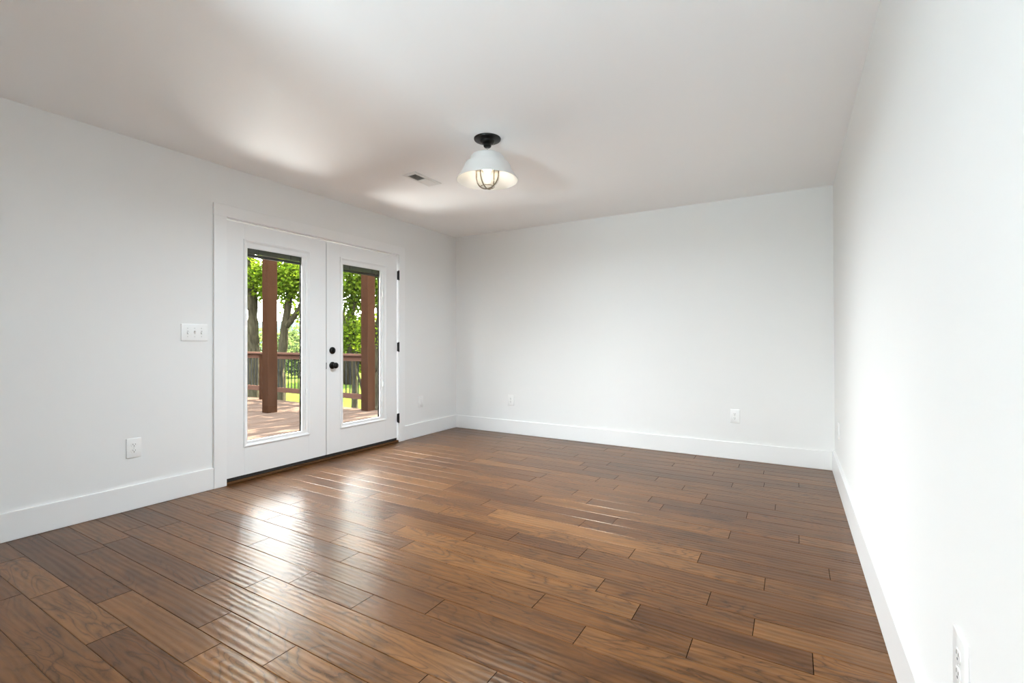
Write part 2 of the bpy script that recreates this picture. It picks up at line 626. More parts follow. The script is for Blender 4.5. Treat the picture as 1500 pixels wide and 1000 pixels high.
# ---- plank floor: every board a bevelled piece of one mesh, with its own tone
ROW0, PITCH = 0.822, 0.1296
JOINTS = {-2: [-2.9], -1: [-3.39, -2.81, -2.21], 0: [-2.52, -1.8], 1: [-3.18, -1.97, -1.55], 2: [-2.29, -1.04], 3: [-2.11, -0.85],
          4: [-3.23, -1.98, -1.57], 5: [-2.53, -1.28], 6: [-3.19, -1.95, -0.69], 7: [-2.8, -2.19, -0.93, -0.32], 8: [-1.8, -0.55, 0.06],
          9: [-1.99, -0.75, -0.13], 10: [-2.18, -1.57, -0.31], 11: [-1.36, -0.94], 12: [-2.6, -1.96, -0.72, -0.11],
          13: [-2.99, -2.27, -1.67, -0.41], 14: [-2.99, -1.81, -1.1, 0.15], 15: [-2.23, -0.94], 16: [-2.23, -1.54, -0.31], 17: [-1.21, 0.03],
          18: [-2.61, -1.37, -0.75], 19: [-0.86, -0.25], 20: [-1.76, -1.15, -0.54], 21: [-2.56, -1.34, -0.53, -0.1], 22: [-1.23, -0.71],
          23: [-2.16, -1.55, -0.94], 24: [-0.4], 25: [-1.43, -0.19], 26: [-1.8, -0.57, 0.04], 27: [-0.92], 28: [-1.42, -0.21], 29: [-0.41]}
TONES = [(-1, -2.98, .8), (-1, -2.47, .75), (-2, -3.0, .35), (1, -2.92, .3), (13, -1.29, .95), (8, -1.41, .85), (12, -2.06, .75),
         (12, -.6, .8), (14, -1.21, .8), (15, -.69, .35), (16, -.38, .8), (20, -.98, .75), (9, -.03, .85), (14, -1.47, .5), (11, -1.65, .15),
         (11, -1.16, .1), (15, -2.03, .2), (7, -1.0, .6), (6, -.81, .45), (24, -.77, .25), (25, -.33, .2), (24, -.27, .75), (21, -2.5, .8),
         (15, -2.4, .85), (7, -3.22, .8), (2, -3.55, .7), (1, -3.39, .3), (5, -1.47, .3), (3, -1.38, .8), (1, -1.49, .8), (0, -1.72, .75),
         (6, -.64, .75), (10, -.37, .55), (18, -.62, .3), (9, .04, .8), (8, .13, .75), (7, -.21, .85), (4, -1.33, .35), (16, .2, .3)]
rng = random.Random(7)
bm = bmesh.new()
lay = bm.faces.layers.float.new('tone')


def board(x0, x1, y0, y1, tone):
    e, d, w = 0.0026, 0.0018, 0.0015
    top = [bm.verts.new(c) for c in ((x0 + w, y0 + e, 0), (x1 - w, y0 + e, 0), (x1 - w, y1 - e, 0), (x0 + w, y1 - e, 0))]
    low = [bm.verts.new(c) for c in ((x0 + .0003, y0 + .0003, -d), (x1 - .0003, y0 + .0003, -d), (x1 - .0003, y1 - .0003, -d), (x0 + .0003, y1 - .0003, -d))]
    fs = [bm.faces.new(top)]
    for i in range(4):
        j = (i + 1) % 4
        fs.append(bm.faces.new((low[i], low[j], top[j], top[i])))
        if i in (1, 3):
            fs[-1].material_index = 1            # open dark joint at the board ends
    for f in fs:
        f[lay] = tone


k0, k1 = math.floor((YF - ROW0) / PITCH), math.ceil((YB - ROW0) / PITCH)
for k in range(k0, k1):
    y0, y1 = max(YF, ROW0 + k * PITCH), min(YB, ROW0 + (k + 1) * PITCH)
    known = list(JOINTS.get(k, []))
    js = sorted(known)
    x = js[0] if js else rng.uniform(-0.9, 0.2)
    if not js:
        js = [x]
    while js[0] - XL > 1.35:                      # boards hidden by glare continue the pattern
        js.insert(0, js[0] - rng.choice((0.62, 0.93, 1.23, 1.23)))
    i = 0
    while i < len(js) - 1:
        if js[i + 1] - js[i] > 1.9:
            js.insert(i + 1, js[i] + rng.choice((0.62, 1.23)))
        i += 1
    while XR0 - js[-1] > 1.5 and k not in JOINTS:
        js.append(js[-1] + rng.choice((0.62, 0.93, 1.23)))
    xs = [XL] + [j for j in js if XL + 0.05 < j < XR0 + 0.02] + [XR0 + 0.03]
    for a, b in zip(xs, xs[1:]):
        tone = min(1, max(0, rng.gauss(0.5, 0.15)))
        for tk, tx, tv in TONES:
            if tk == k and a <= tx < b:
                tone = tv
        board(a, b, y0, y1, tone)
nb = len(bm.faces)
sub = [bm.verts.new(c) for c in ((XL - 0.02, YF - 0.02, -0.0019), (0.40, YF - 0.02, -0.0019), (0.40, YB + 0.02, -0.0019), (XL - 0.02, YB + 0.02, -0.0019))]
subb = [bm.verts.new((v.co.x, v.co.y, -0.1)) for v in sub]
fs = [bm.faces.new(sub), bm.faces.new(subb[::-1])]
for i in range(4):
    j = (i + 1) % 4
    fs.append(bm.faces.new((subb[i], subb[j], sub[j], sub[i])))
for f in fs:
    f.material_index = 1
bmesh.ops.recalc_face_normals(bm, faces=fs)
me = bpy.data.meshes.new('floor')
bm.to_mesh(me)
bm.free()
me.materials.append(M['floor'])
me.materials.append(M['under'])
fl = bpy.data.objects.new('floor', me)
COL.objects.link(fl)
tag(fl, 'glossy brown hand-scraped hickory plank floor', 'floor', kind='structure')

# ---- baseboards
BH, BT = 0.160, 0.0140
m = MB()
m.box(XL, XL + BT, YF, 1.911, 0.0005, BH, 0.003)
tag(m.build('baseboard_left', M['trim']), 'tall white baseboard left of the double door', 'baseboard', kind='structure')
m = MB()
m.box(XL, XL + BT, 3.935, YB, 0.0005, BH, 0.003)
tag(m.build('baseboard_left_corner', M['trim']), 'short white baseboard between door and corner', 'baseboard', kind='structure')
m = MB()
m.box(XL + BT, XR0 - 0.02, YB - BT, YB, 0.0005, BH, 0.003)
tag(m.build('baseboard_back', M['trim']), 'tall white baseboard along the far wall', 'baseboard', kind='structure')
m = MB()
m.box(XR0 - 0.022, XR0 + 0.003, YF, YB, 0.0005, 0.170, 0.003)
tag(m.build('baseboard_right', M['trim']), 'tall white baseboard along the right wall', 'baseboard', kind='structure')

# ---- door casing, jamb, threshold
DF = XL - 0.002                              # room face of the door leaves
m = MB()
m.box(XL, XL + 0.018, 1.911, 2.003, 0.0005, 2.052, 0.002)
m.box(XL, XL + 0.018, 3.843, 3.935, 0.0005, 2.052, 0.002)
m.box(XL, XL + 0.018, 1.911, 3.935, 2.052, 2.142, 0.002)
tag(m.build('trim_1', M['trim']), 'flat white casing round the double door', 'door casing', kind='structure')
m = MB()
m.box(XL - 0.15, XL - 0.0005, D0, 2.003, -0.04, DTOP)
m.box(XL - 0.15, XL - 0.0005, 3.843, D1, -0.04, DTOP)
m.box(XL - 0.15, XL - 0.0005, 2.003, 3.843, 2.044, DTOP)
m.box(XL - 0.13, XL - 0.062, 2.003, 2.016, -0.02, 2.044)
m.box(XL - 0.13, XL - 0.062, 3.830, 3.843, -0.02, 2.044)
m.box(XL - 0.13, XL - 0.062, 2.003, 3.843, 2.030, 2.044)
tag(m.build('trim_2', M['trim']), 'white jamb inside the double door casing', 'door jamb', kind='structure')
m = MB()
m.box(XL - 0.17, XL + 0.012, 2.0035, 3.8425, 0.0008, 0.020, 0.004)
tag(m.build('trim_3', M['sill']), 'brown wooden threshold under the double door', 'threshold', kind='structure')


# ---- door leaves
def door_leaf(name, label, y0, y1, g0, g1, o0, o1, track, astragal):
    z0, z1 = 0.047, 2.034
    gz0, gz1, oz0, oz1 = 0.310, 1.847, 0.264, 1.912
    xb = DF - 0.044
    m = MB()
    m.box(xb, DF, y0, o0 + 0.012, z0, z1, 0.0015)
    m.box(xb, DF, o1 - 0.012, y1, z0, z1, 0.0015)
    m.box(xb, DF, o0 + 0.012, o1 - 0.012, z0, oz0 + 0.012)
    m.box(xb, DF, o0 + 0.012, o1 - 0.012, oz1 - 0.012, z1)
    leaf = m.build(name, M['door'])
    tag(leaf, label, 'door', kind='structure')
    # moulded frame that holds the glass
    m = MB()
    prof = [(0.0, DF), (0.003, DF + 0.009), (0.010, DF + 0.011), (0.020, DF + 0.006), (0.026, DF + 0.002)]
    m.frame_x(o0, o1, oz0, oz1, prof)
    xi = DF + 0.002
    iz0, iz1, iy0, iy1 = oz0 + 0.026, oz1 - 0.026, o0 + 0.026, o1 - 0.026
    # flat inner border down to the glass edge, then a return to the pane
    vi = [m.bm.verts.new(c) for c in ((xi, iy0, iz0), (xi, iy1, iz0), (xi, iy1, iz1), (xi, iy0, iz1))]
    vg = [m.bm.verts.new(c) for c in ((xi - 0.002, g0, gz0), (xi - 0.002, g1, gz0), (xi - 0.002, g1, gz1), (xi - 0.002, g0, gz1))]
    vr = [m.bm.verts.new((DF - 0.012, v.co.y, v.co.z)) for v in vg]
    for a, b in ((vi, vg), (vg, vr)):
        for i in range(4):
            j = (i + 1) % 4
            m.bm.faces.new((a[i], a[j], b[j], b[i]))
    # outer half of the frame
    q = 0.028
    m.box(xb - 0.008, xb + 0.001, o0, g0 - q, oz0, oz1)
    m.box(xb - 0.008, xb + 0.001, g1 + q, o1, oz0, oz1)
    m.box(xb - 0.008, xb + 0.001, g0 - q, g1 + q, oz0, gz0 - q)
    m.box(xb - 0.008, xb + 0.001, g0 - q, g1 + q, gz1 + q, oz1)
    m.build('glass_frame', M['door'], leaf)
    m = MB()
    m.box(DF - 0.016, DF - 0.012, g0 - 0.012, g1 + 0.012, gz0 - 0.012, gz1 + 0.012)
    m.box(DF - 0.036, DF - 0.032, g0 - 0.012, g1 + 0.012, gz0 - 0.012, gz1 + 0.012)
    gp = m.build('glass_pane', M['glass'], leaf)
    gp.data.materials.append(M['coated'])        # low-reflection coating on every face but the room side
    for p in gp.data.polygons:
        p.material_index = 0 if p.normal.x > 0.5 and p.center.x > DF - 0.014 else 1
    m = MB()
    t = 0.007
    m.box(DF - 0.032, DF - 0.016, g0 - 0.004, g0 + t - 0.004, gz0, gz1)
    m.box(DF - 0.032, DF - 0.016, g1 - t + 0.004, g1 + 0.004, gz0, gz1)
    m.box(DF - 0.032, DF - 0.016, g0, g1, gz0 - 0.004, gz0 + 0.002)
    m.build('glass_spacer', M['spacer'], leaf)
    # raised mini blind between the panes
    m = MB()
    for i in range(12):
        zz = gz1 - 0.003 - i * 0.0032
        m.box(DF - 0.031, DF - 0.017, g0 + 0.005, g1 - 0.005, zz - 0.0006, zz + 0.0004)
    bl = m.build('raised_blind', M['blind'], leaf)
    m = MB()
    m.box(DF - 0.030, DF - 0.018, g0 + 0.004, g1 - 0.004, gz1 - 0.066, gz1 - 0.042, 0.003)
    m.build('bottom_rail', M['rail'], bl)
    m = MB()
    m.box(DF - 0.0315, DF - 0.0165, g0 - 0.004, g1 + 0.004, gz1 - 0.002, gz1 + 0.011)
    m.build('head_rail', M['rail'], bl)
    w = g1 - g0
    for f in (0.2, 0.8):
        m = MB()
        m.box(DF - 0.0165, DF - 0.0160, g0 + w * f - 0.003, g0 + w * f + 0.003, gz1 - 0.045, gz1)
        m.build('ladder_cord', M['rail'], bl)
    # slide controls of the blind
    m = MB()
    m.box(DF, DF + 0.008, track - 0.006, track + 0.006, gz0 + 0.01, gz1 - 0.02, 0.002)
    tr = m.build('blind_slide', M['trim'], leaf)
    for zz in (1.595, 0.655):
        m = MB()
        m.box(DF + 0.007, DF + 0.020, track - 0.009, track + 0.009, zz - 0.026, zz + 0.026, 0.004)
        m.build('slide_tab', M['plate'], tr)
    m = MB()
    m.box(xb + 0.004, DF - 0.004, y0 + 0.002, y1 - 0.002, 0.021, z0 + 0.004)
    m.build('door_sweep', M['gasket'], leaf)
    if astragal:
        m = MB()
        m.box(xb - 0.012, xb + 0.0, y1 - 0.03, y1 + 0.03, z0, z1)
        m.build('astragal', M['door'], leaf)
    return leaf


door_leaf('door_1', 'left leaf of the white glazed double door, no knob', 2.0075, 2.9115, 2.173, 2.660, 2.140, 2.742, 2.697, True)
leaf2 = door_leaf('door_2', 'right leaf of the white glazed double door, with black knob and deadbolt', 2.9185, 3.829, 3.105, 3.582, 3.067, 3.670, 3.611, False)
for z in (0.2625, 1.0415, 1.8255):
    m = MB()
    m.lathe([(0.0001, -0.056), (0.004, -0.054), (0.0075, -0.050), (0.0075, 0.050), (0.004, 0.054), (0.0001, 0.056)], (XL + 0.020, 3.8355, z), 'z', 16)
    m.box(XL - 0.001, XL + 0.019, 3.829, 3.842, z - 0.048, z + 0.048)
    tag(m.build('hinge', M['black'], leaf2, smooth=True, auto=40), 'black hinge')
m = MB()
m.lathe([(0.0335, 0), (0.0335, 0.006), (0.029, 0.010), (0.012, 0.013), (0.011, 0.030), (0.020, 0.036), (0.0275, 0.046), (0.0275, 0.056), (0.021, 0.064), (0.0001, 0.066)],
        (DF, 2.980, 0.877), 'x', 36)
tag(m.build('door_knob', M['black'], leaf2, smooth=True, auto=50), 'round black knob on a round rose')
m = MB()
m.lathe([(0.0325, 0), (0.0325, 0.008), (0.027, 0.014), (0.0001, 0.015)], (DF, 2.980, 1.017), 'x', 36)
db = m.build('deadbolt', M['black'], leaf2, smooth=True, auto=50)
m = MB()
m.box(DF + 0.014, DF + 0.030, 2.976, 2.984, 1.001, 1.033, 0.003)
m.build('thumb_turn', M['black'], db)
m = MB()
m.box(DF - 0.03, DF - 0.0005, 2.9165, 2.9195, 0.845, 0.905)
m.build('latch_plate', M['black'], leaf2)


# ------------------------------------------------------------------ outlets and switches
# built facing +X at the origin (thickness along +X, width along Y), then turned to their wall
def plate_bm(w, h):
    m = MB()
    m.box(0, 0.007, -w / 2, w / 2, -h / 2, h / 2, 0.0035, 3)
    return m


def screw(parent, y, z, x=0.0068):
    m = MB()
    m.lathe([(0.0034, 0), (0.0030, 0.0011), (0.0001, 0.0014)], (x, y, z), 'x', 12)
    m.build('screw', M['screw'], parent)


def duplex_outlet(label, loc, rz, w=0.083, h=0.128):
    root = empty('wall_outlet', loc, rz)
    tag(root, label, 'outlet')
    plate_bm(w, h).build('cover_plate', M['plate'], root, smooth=True, auto=35)
    for s in (1, -1):
        zc = 0.0195 * s
        m = MB()
        prof = []
        for i in range(28):
            a = 2 * math.pi * i / 28
            prof.append((0.0172 * math.cos(a), max(-0.0137, min(0.0137, 0.0172 * math.sin(a)))))
        lo = [m.bm.verts.new((0.006, y, zc + z)) for y, z in prof]
        hi = [m.bm.verts.new((0.0088, y * 0.97, zc + z * 0.97)) for y, z in prof]
        m.bm.faces.new(hi)
        for i in range(28):
            j = (i + 1) % 28
            m.bm.faces.new((lo[i], lo[j], hi[j], hi[i]))
        rec = m.build('receptacle', M['plate'], root)
        m = MB()
        m.box(0.0086, 0.0091, -0.0076, -0.0052, zc + 0.0005, zc + 0.0090)
        m.box(0.0086, 0.0091, 0.0052, 0.0076, zc + 0.0015, zc + 0.0080)
        m.lathe([(0.0030, 0.0086), (0.0030, 0.0091)], (0, 0, zc - 0.0065), 'x', 12)
        m.build('socket_slots', M['slot'], rec)
    screw(root, 0, 0)
    return root


duplex_outlet('white duplex outlet low on the left wall, left of the double door', (XL, 1.415, 0.403), 0)
duplex_outlet('white duplex outlet on the far wall near its left corner', (-2.907, YB, 0.398), -math.pi / 2)
duplex_outlet('white duplex outlet on the far wall toward its right end', (-0.467, YB, 0.403), -math.pi / 2)
duplex_outlet('white outlet at the far end of the right wall, seen edge-on', (xr(0.41), 4.45, 0.412), math.pi)
duplex_outlet('large white outlet close to the viewer on the right wall, cut by the frame', (xr(0.42), 1.345, 0.418), math.pi, 0.090, 0.130)

root = empty('wall_plate', (XL, 4.209, 0.403))
tag(root, 'small white wall plate between the double door and the far corner', 'wall plate')
plate_bm(0.083, 0.128).build('cover_plate', M['plate'], root, smooth=True, auto=35)
m = MB()
m.box(0.005, 0.0095, -0.0165, 0.0165, -0.0335, 0.0335, 0.0015)
m.build('insert', M['plate'], root)
screw(root, 0, 0.048)
screw(root, 0, -0.048)

root = empty('light_switch', (XL, 1.7825, 1.1675))
tag(root, 'white three-toggle light switch plate left of the double door', 'light switch')
plate_bm(0.178, 0.122).build('cover_plate', M['plate'], root, smooth=True, auto=35)
for i, up in ((-1, False), (0, True), (1, False)):
    yc = 0.046 * i
    m = MB()
    m.box(0.0066, 0.0072, yc - 0.0056, yc + 0.0056, -0.0125, 0.0125)
    m.build('toggle_slot', M['screw'], root)
    m = MB()
    m.box(0.005, 0.020, yc - 0.0045, yc + 0.0045, -0.0045, 0.0045, 0.0015)
    s = 1 if up else -1
    for v in m.bm.verts:
        v.co.z += s * (v.co.x - 0.005) * 0.75
        v.co.z -= 0
    m.build('toggle', M['plate'], root)
    screw(root, yc, 0.030)
    screw(root, yc, -0.030)

# ------------------------------------------------------------------ ceiling vent
root = empty('ceiling_vent', (-2.6275, 2.983, H))
tag(root, 'white rectangular two-bank ceiling air register beside the lamp', 'vent')
m = MB()
ow, ol, iw, il = 0.0725, 0.165, 0.042, 0.128
prof = [((ow, ol), 0.0), ((ow - 0.003, ol - 0.003), -0.006), ((iw + 0.006, il + 0.006), -0.010), ((iw, il), -0.008), ((iw, il), 0.0)]
loops = []
for (a, b_), z in prof:
    loops.append([m.bm.verts.new(c) for c in ((-a, -b_, z), (a, -b_, z), (a, b_, z), (-a, b_, z))])
for a, b_ in zip(loops, loops[1:]):
    for i in range(4):
        j = (i + 1) % 4
        m.bm.faces.new((a[i], a[j], b_[j], b_[i]))
m.build('vent_frame', M['vent'], root)
m = MB()
m.box(-iw, iw, -il, il, -0.0015, -0.0003)
m.build('duct_opening', M['duct'], root)
for bank, (ya, yb, tilt) in enumerate(((-il, -0.006, -1), (0.006, il, 1))):
    m = MB()
    n = 11
    for i in range(n):
        yc = ya + (yb - ya) * (i + 0.5) / n
        dy, dz = 0.0042 * tilt, 0.0032
        vs = [m.bm.verts.new(c) for c in ((-iw, yc - dy, -0.002), (iw, yc - dy, -0.002), (iw, yc + dy, -0.002 - 2 * dz), (-iw, yc + dy, -0.002 - 2 * dz))]
        v2 = [m.bm.verts.new((v.co.x, v.co.y + 0.0008, v.co.z)) for v in vs]
        m.bm.faces.new(vs)
        m.bm.faces.new(v2[::-1])
        for a in range(4):
            b_ = (a + 1) % 4
            m.bm.faces.new((vs[a], vs[b_], v2[b_], v2[a]))
    m.build('louvers', M['vent'], root)
m = MB()
m.box(-iw, iw, -0.006, 0.006, -0.009, -0.001)
m.build('divider', M['vent'], root)

# ------------------------------------------------------------------ ceiling lamp
LX, LY = -1.734, 2.609
root = empty('ceiling_lamp', (LX, LY, H))
tag(root, 'lit semi-flush ceiling lamp with black canopy and white bell shade', 'ceiling lamp')
m = MB()
m.lathe([(0.089, -0.0003), (0.089, -0.004), (0.086, -0.010), (0.074, -0.015), (0.050, -0.019), (0.046, -0.028), (0.034, -0.036), (0.026, -0.038), (0.025, -0.052), (0.020, -0.058), (0.0001, -0.060)], seg=48)
tag(m.build('canopy', M['black'], root, smooth=True, auto=35), 'glossy black round canopy')
m = MB()
m.lathe([(0.0001, -0.056), (0.006, -0.056), (0.006, -0.085), (0.0001, -0.085)], seg=16)
m.build('stem', M['chrome'], root, smooth=True, auto=35)
m = MB()
outer = [(0.0001, -0.082), (0.022, -0.083), (0.034, -0.087), (0.039, -0.096), (0.074, -0.101), (0.100, -0.113), (0.111, -0.126), (0.116, -0.160), (0.120, -0.164),
         (0.144, -0.169), (0.151, -0.179), (0.157, -0.198), (0.177, -0.236), (0.2025, -0.272), (0.2035, -0.276), (0.2010, -0.277)]
inner = [(0.175, -0.239), (0.154, -0.201), (0.148, -0.182), (0.142, -0.173), (0.118, -0.168), (0.112, -0.160), (0.107, -0.128), (0.097, -0.117), (0.072, -0.105), (0.0001, -0.104)]
m.lathe(outer + inner, seg=64, caps=False)
sh = m.build('lamp_shade', M['shade'], root, smooth=True, auto=40)
m = MB()
m.lathe([(0.024, -0.106), (0.024, -0.150), (0.019, -0.156), (0.0001, -0.156)], seg=24)
m.build('socket', M['chrome'], root, smooth=True, auto=35)
m = MB()
m.lathe([(0.0001, -0.155), (0.012, -0.156), (0.014, -0.165), (0.021, -0.178), (0.027, -0.193), (0.028, -0.204), (0.023, -0.218), (0.012, -0.227), (0.0001, -0.230)], seg=28)
tag(m.build('bulb', M['bulb'], root, smooth=True), 'glowing bulb')
m = MB()
jar = [(0.080, -0.150)]
for i in range(0, 15):
    a = math.pi / 2 * i / 14
    jar.append((0.080 * math.cos(a) + 0.0001, -0.245 - 0.078 * math.sin(a)))
m.lathe(jar, seg=40, caps=False)
m.build('glass_jar', M['jar'], root, smooth=True)
for ang in (YAW - 0.5, YAW - 0.5 + math.pi / 2):
    m = MB()
    pts = []
    for i in range(23):
        a = -math.pi / 2 - 0.0 + math.pi * i / 22
        r = 0.084
        pts.append((r * math.sin(a) * math.cos(ang), r * math.sin(a) * math.sin(ang), -0.245 - 0.085 * math.cos(a)))
    pts = [(pts[0][0], pts[0][1], -0.16)] + pts + [(pts[-1][0], pts[-1][1], -0.16)]
    m.tube(pts, 0.0042, 8)
    m.build('guard_wire', M['wire'], root, smooth=True)
m = MB()
ring = [(0.045 * math.cos(2 * math.pi * i / 32), 0.045 * math.sin(2 * math.pi * i / 32), -0.318) for i in range(33)]
m.tube(ring, 0.0024, 8, cap=False)
m.build('guard_ring', M['wire'], root, smooth=True)
ld = bpy.data.lights.new('lamp_glow', 'AREA')      # downward light of the bulb through the jar
ld.shape = 'DISK'
ld.size = 0.02
ld.energy = LAMP_POWER
ld.color = (0.82, 0.925, 1.0)
lo = bpy.data.objects.new('lamp_glow', ld)
lo.location = (LX, LY, H - 0.3365)
COL.objects.link(lo)

# ------------------------------------------------------------------ deck outside
DZ = -0.08
DX0, DX1, DY0, DY1 = -11.0, XL - 0.155, -0.6, 5.84
m = MB()
x = DX1
while x > DX0:
    m.box(x - 0.136, x, DY0, DY1, DZ - 0.035, DZ, 0.004, 1)
    x -= 0.142
tag(m.build('deck', M['deck']), 'sunlit brown timber deck outside the double door', 'deck', kind='structure')
m = MB()
m.box(DX0, DX1, DY1 - 0.02, DY1 + 0.02, DZ - 0.30, DZ - 0.036)
m.box(DX0 - 0.02, DX0 + 0.02, DY0, DY1, DZ - 0.30, DZ - 0.036)
for yj in [DY0 + 0.4 * i for i in range(16)]:
    m.box(DX0 + 0.02, DX1, yj, yj + 0.04, DZ - 0.25, DZ - 0.036)
for px in (-10.5, -8.0, -5.5):
    for py in (0.2, 5.4):
        m.box(px - 0.07, px + 0.07, py - 0.07, py + 0.07, -1.05, DZ - 0.25)
tag(m.build('deck_framing', M['post']), 'timber joists and footings under the deck', 'deck framing', kind='structure')


m = MB()
m.box(-0.0825, 0.0825, -0.0825, 0.0825, 0.001, 3.55, 0.006, 2)
tag(m.build('porch_post', M['post'], loc=(-7.50, 4.74, DZ)), 'tall square cedar post standing mid-deck, seen through left door leaf', 'post')
m = MB()
m.box(-0.0825, 0.0825, -0.0825, 0.0825, 0.001, 3.55, 0.006, 2)
tag(m.build('porch_post', M['post'], loc=(-6.27, 5.74, DZ)), 'tall square cedar post at railing end, seen through right door leaf', 'post')

RY = 5.74
root = empty('deck_railing', (-6.35, RY, DZ))
tag(root, 'cedar deck railing with thin black balusters along the far deck edge', 'railing')
RX0 = -10.6
m = MB()
m.box(RX0 + 6.35, -0.005, -0.070, 0.070, 0.925, 0.963, 0.004)
m.box(RX0 + 6.35, -0.005, -0.020, 0.020, 0.838, 0.925)
m.build('top_rail', M['railwood'], root)
m = MB()
m.box(RX0 + 6.35, -0.005, -0.020, 0.020, 0.178, 0.270, 0.003)
m.build('bottom_rail', M['railwood'], root)
x = -6.35 - 0.06
i = 0
while x > RX0:
    if abs(x + 9.33) > 0.06:
        m = MB()
        m.lathe([(0.0095, 0.262), (0.0095, 0.845)], (x + 6.35, 0, 0), 'z', 8)
        m.build('baluster', M['baluster'], root, smooth=True, auto=40)
    x -= 0.1035
for px in (-9.33, -10.62):
    m = MB()
    m.box(px + 6.35 - 0.045, px + 6.35 + 0.045, -0.045, 0.045, 0.001, 0.924, 0.003)
    m.build('rail_post', M['post'], root)

root = empty('deck_railing', (-10.62, 5.65, DZ))
tag(root, 'cedar deck railing along the deck side away from the house', 'railing')
m = MB()
m.box(-0.070, 0.070, -5.9, 0, 0.925, 0.963, 0.004)
m.box(-0.020, 0.020, -5.9, 0, 0.838, 0.925)
m.build('top_rail', M['railwood'], root)
m = MB()
m.box(-0.020, 0.020, -5.9, 0, 0.178, 0.270)
m.build('bottom_rail', M['railwood'], root)
for i in range(1, 57):
    m = MB()
    m.lathe([(0.0095, 0.262), (0.0095, 0.845)], (0, -0.1035 * i, 0), 'z', 8)
    m.build('baluster', M['baluster'], root, smooth=True, auto=40)
for py in (-1.97, -3.94, -5.86):
    m = MB()
    m.box(-0.045, 0.045, py - 0.045, py + 0.045, 0.001, 0.924, 0.003)
    m.build('rail_post', M['post'], root)

# ------------------------------------------------------------------ lawn and hills
GZ = -1.05
m = MB()
nx, ny = 60, 60


def ground(x, y):
    d = math.hypot(x + 4, y - 5)
    return GZ + 0.10 * mnoise.noise(Vector((x * 0.15, y * 0.15, 0))) - max(0, d - 14) * 0.018 + 0.6 * mnoise.noise(Vector((x * 0.02, y * 0.02, 5))) * min(1, d / 60)


gv = []
for i in range(nx + 1):
    row = []
    for j in range(ny + 1):
        u, w = (i / nx * 2 - 1), (j / ny * 2 - 1)
        x = -8 + 190 * u * abs(u) ** 1.2
        y = 8 + 190 * w * abs(w) ** 1.2
        row.append(m.bm.verts.new((x, y, ground(x, y))))
    gv.append(row)
for i in range(nx):
    for j in range(ny):
        m.bm.faces.new((gv[i][j], gv[i + 1][j], gv[i + 1][j + 1], gv[i][j + 1]))
tag(m.build('lawn', M['grass'], smooth=True), 'bright green lawn beyond the deck', 'lawn', kind='structure')

m = MB()
cols = []
for i in range(91):
    a = math.radians(80 + i * 1.6)                      # arc from +Y round to -X
    cx, cy = math.cos(a), math.sin(a)
    top = 13 + 9 * mnoise.noise(Vector((a * 3.0, 0, 1))) + 2.5 * mnoise.noise(Vector((a * 14, 0, 2)))
    col = []
    for f, d in ((0.0, 175), (0.35, 230), (0.75, 290), (1.0, 350), (0.6, 430)):
        z = -5 + (top + 5) * f + 1.2 * mnoise.noise(Vector((a * 40, f * 9, 3)))
        col.append(m.bm.verts.new((cx * d, cy * d, z)))
    cols.append(col)
for a, b_ in zip(cols, cols[1:]):
    for i in range(4):
        m.bm.faces.new((a[i], a[i + 1], b_[i + 1], b_[i]))
tag(m.build('hills', M['hill'], smooth=True), 'low wooded hills on the horizon', 'hills', kind='structure')


# ------------------------------------------------------------------ trees
def leaves(name, mat, parent, blobs, n, size, seed, origin):
    """blobs: (x, y, z, radius, weight) in world space"""
    r = random.Random(seed)
    verts, faces = [], []
    tot = sum(b[4] for b in blobs)
    ox, oy, oz = origin
    for bx, by, bz, br, bw in blobs:
        cnt = int(n * bw / tot)
        twigs = []
        for _ in range(max(3, cnt // 14)):
            while True:
                p = Vector((r.uniform(-1, 1), r.uniform(-1, 1), r.uniform(-1, 1)))
                if p.length < 1:
                    break
            twigs.append(Vector((bx, by, bz)) + Vector((p.x * br, p.y * br, p.z * br * 0.8)))
        for _ in range(cnt):
            t = r.choice(twigs)
            c = t + Vector((r.gauss(0, 1), r.gauss(0, 1), r.gauss(0, 0.7))) * (size * 1.5)
            s = size * r.uniform(0.6, 1.25)
            q = Matrix.Rotation(r.uniform(0, 6.28), 3, 'Z') @ Matrix.Rotation(r.gauss(0.45, 0.5), 3, 'X') @ Matrix.Rotation(r.gauss(0, 0.4), 3, 'Y')
            i0 = len(verts)
            for px, py, pz in ((0, -0.5, 0), (0.34, -0.12, 0.10), (0.42, 0.12, 0.12), (0, 0.62, -0.05), (-0.42, 0.12, 0.12), (-0.34, -0.12, 0.10)):
                v = c + q @ Vector((px * s, py * s, pz * s))
                verts.append((v.x - ox, v.y - oy, v.z - oz))
            faces.append((i0, i0 + 1, i0 + 2, i0 + 3))
            faces.append((i0, i0 + 3, i0 + 4, i0 + 5))
    me = bpy.data.meshes.new(name)
    me.from_pydata(verts, [], faces)
    me.materials.append(mat)
    o = bpy.data.objects.new(name, me)
    COL.objects.link(o)
    o.parent = parent
    return o


def path(pts, n=14, wig=0.03, seed=0):
    """smooth polyline through pts"""
    P = [Vector(p) for p in pts]
    out = []
    m_ = len(P) - 1
    for i in range(n + 1):
        t = i / n * m_
        k = min(int(t), m_ - 1)
        f = t - k
        p0, p1, p2, p3 = P[max(k - 1, 0)], P[k], P[k + 1], P[min(k + 2, m_)]
        v = 0.5 * ((2 * p1) + (p2 - p0) * f + (2 * p0 - 5 * p1 + 4 * p2 - p3) * f * f + (3 * p1 - p0 - 3 * p2 + p3) * f ** 3)
        v += Vector((mnoise.noise(v * 1.3 + Vector((seed, 0, 0))), mnoise.noise(v * 1.3 + Vector((0, seed, 9))), 0)) * wig
        out.append(v)
    return out


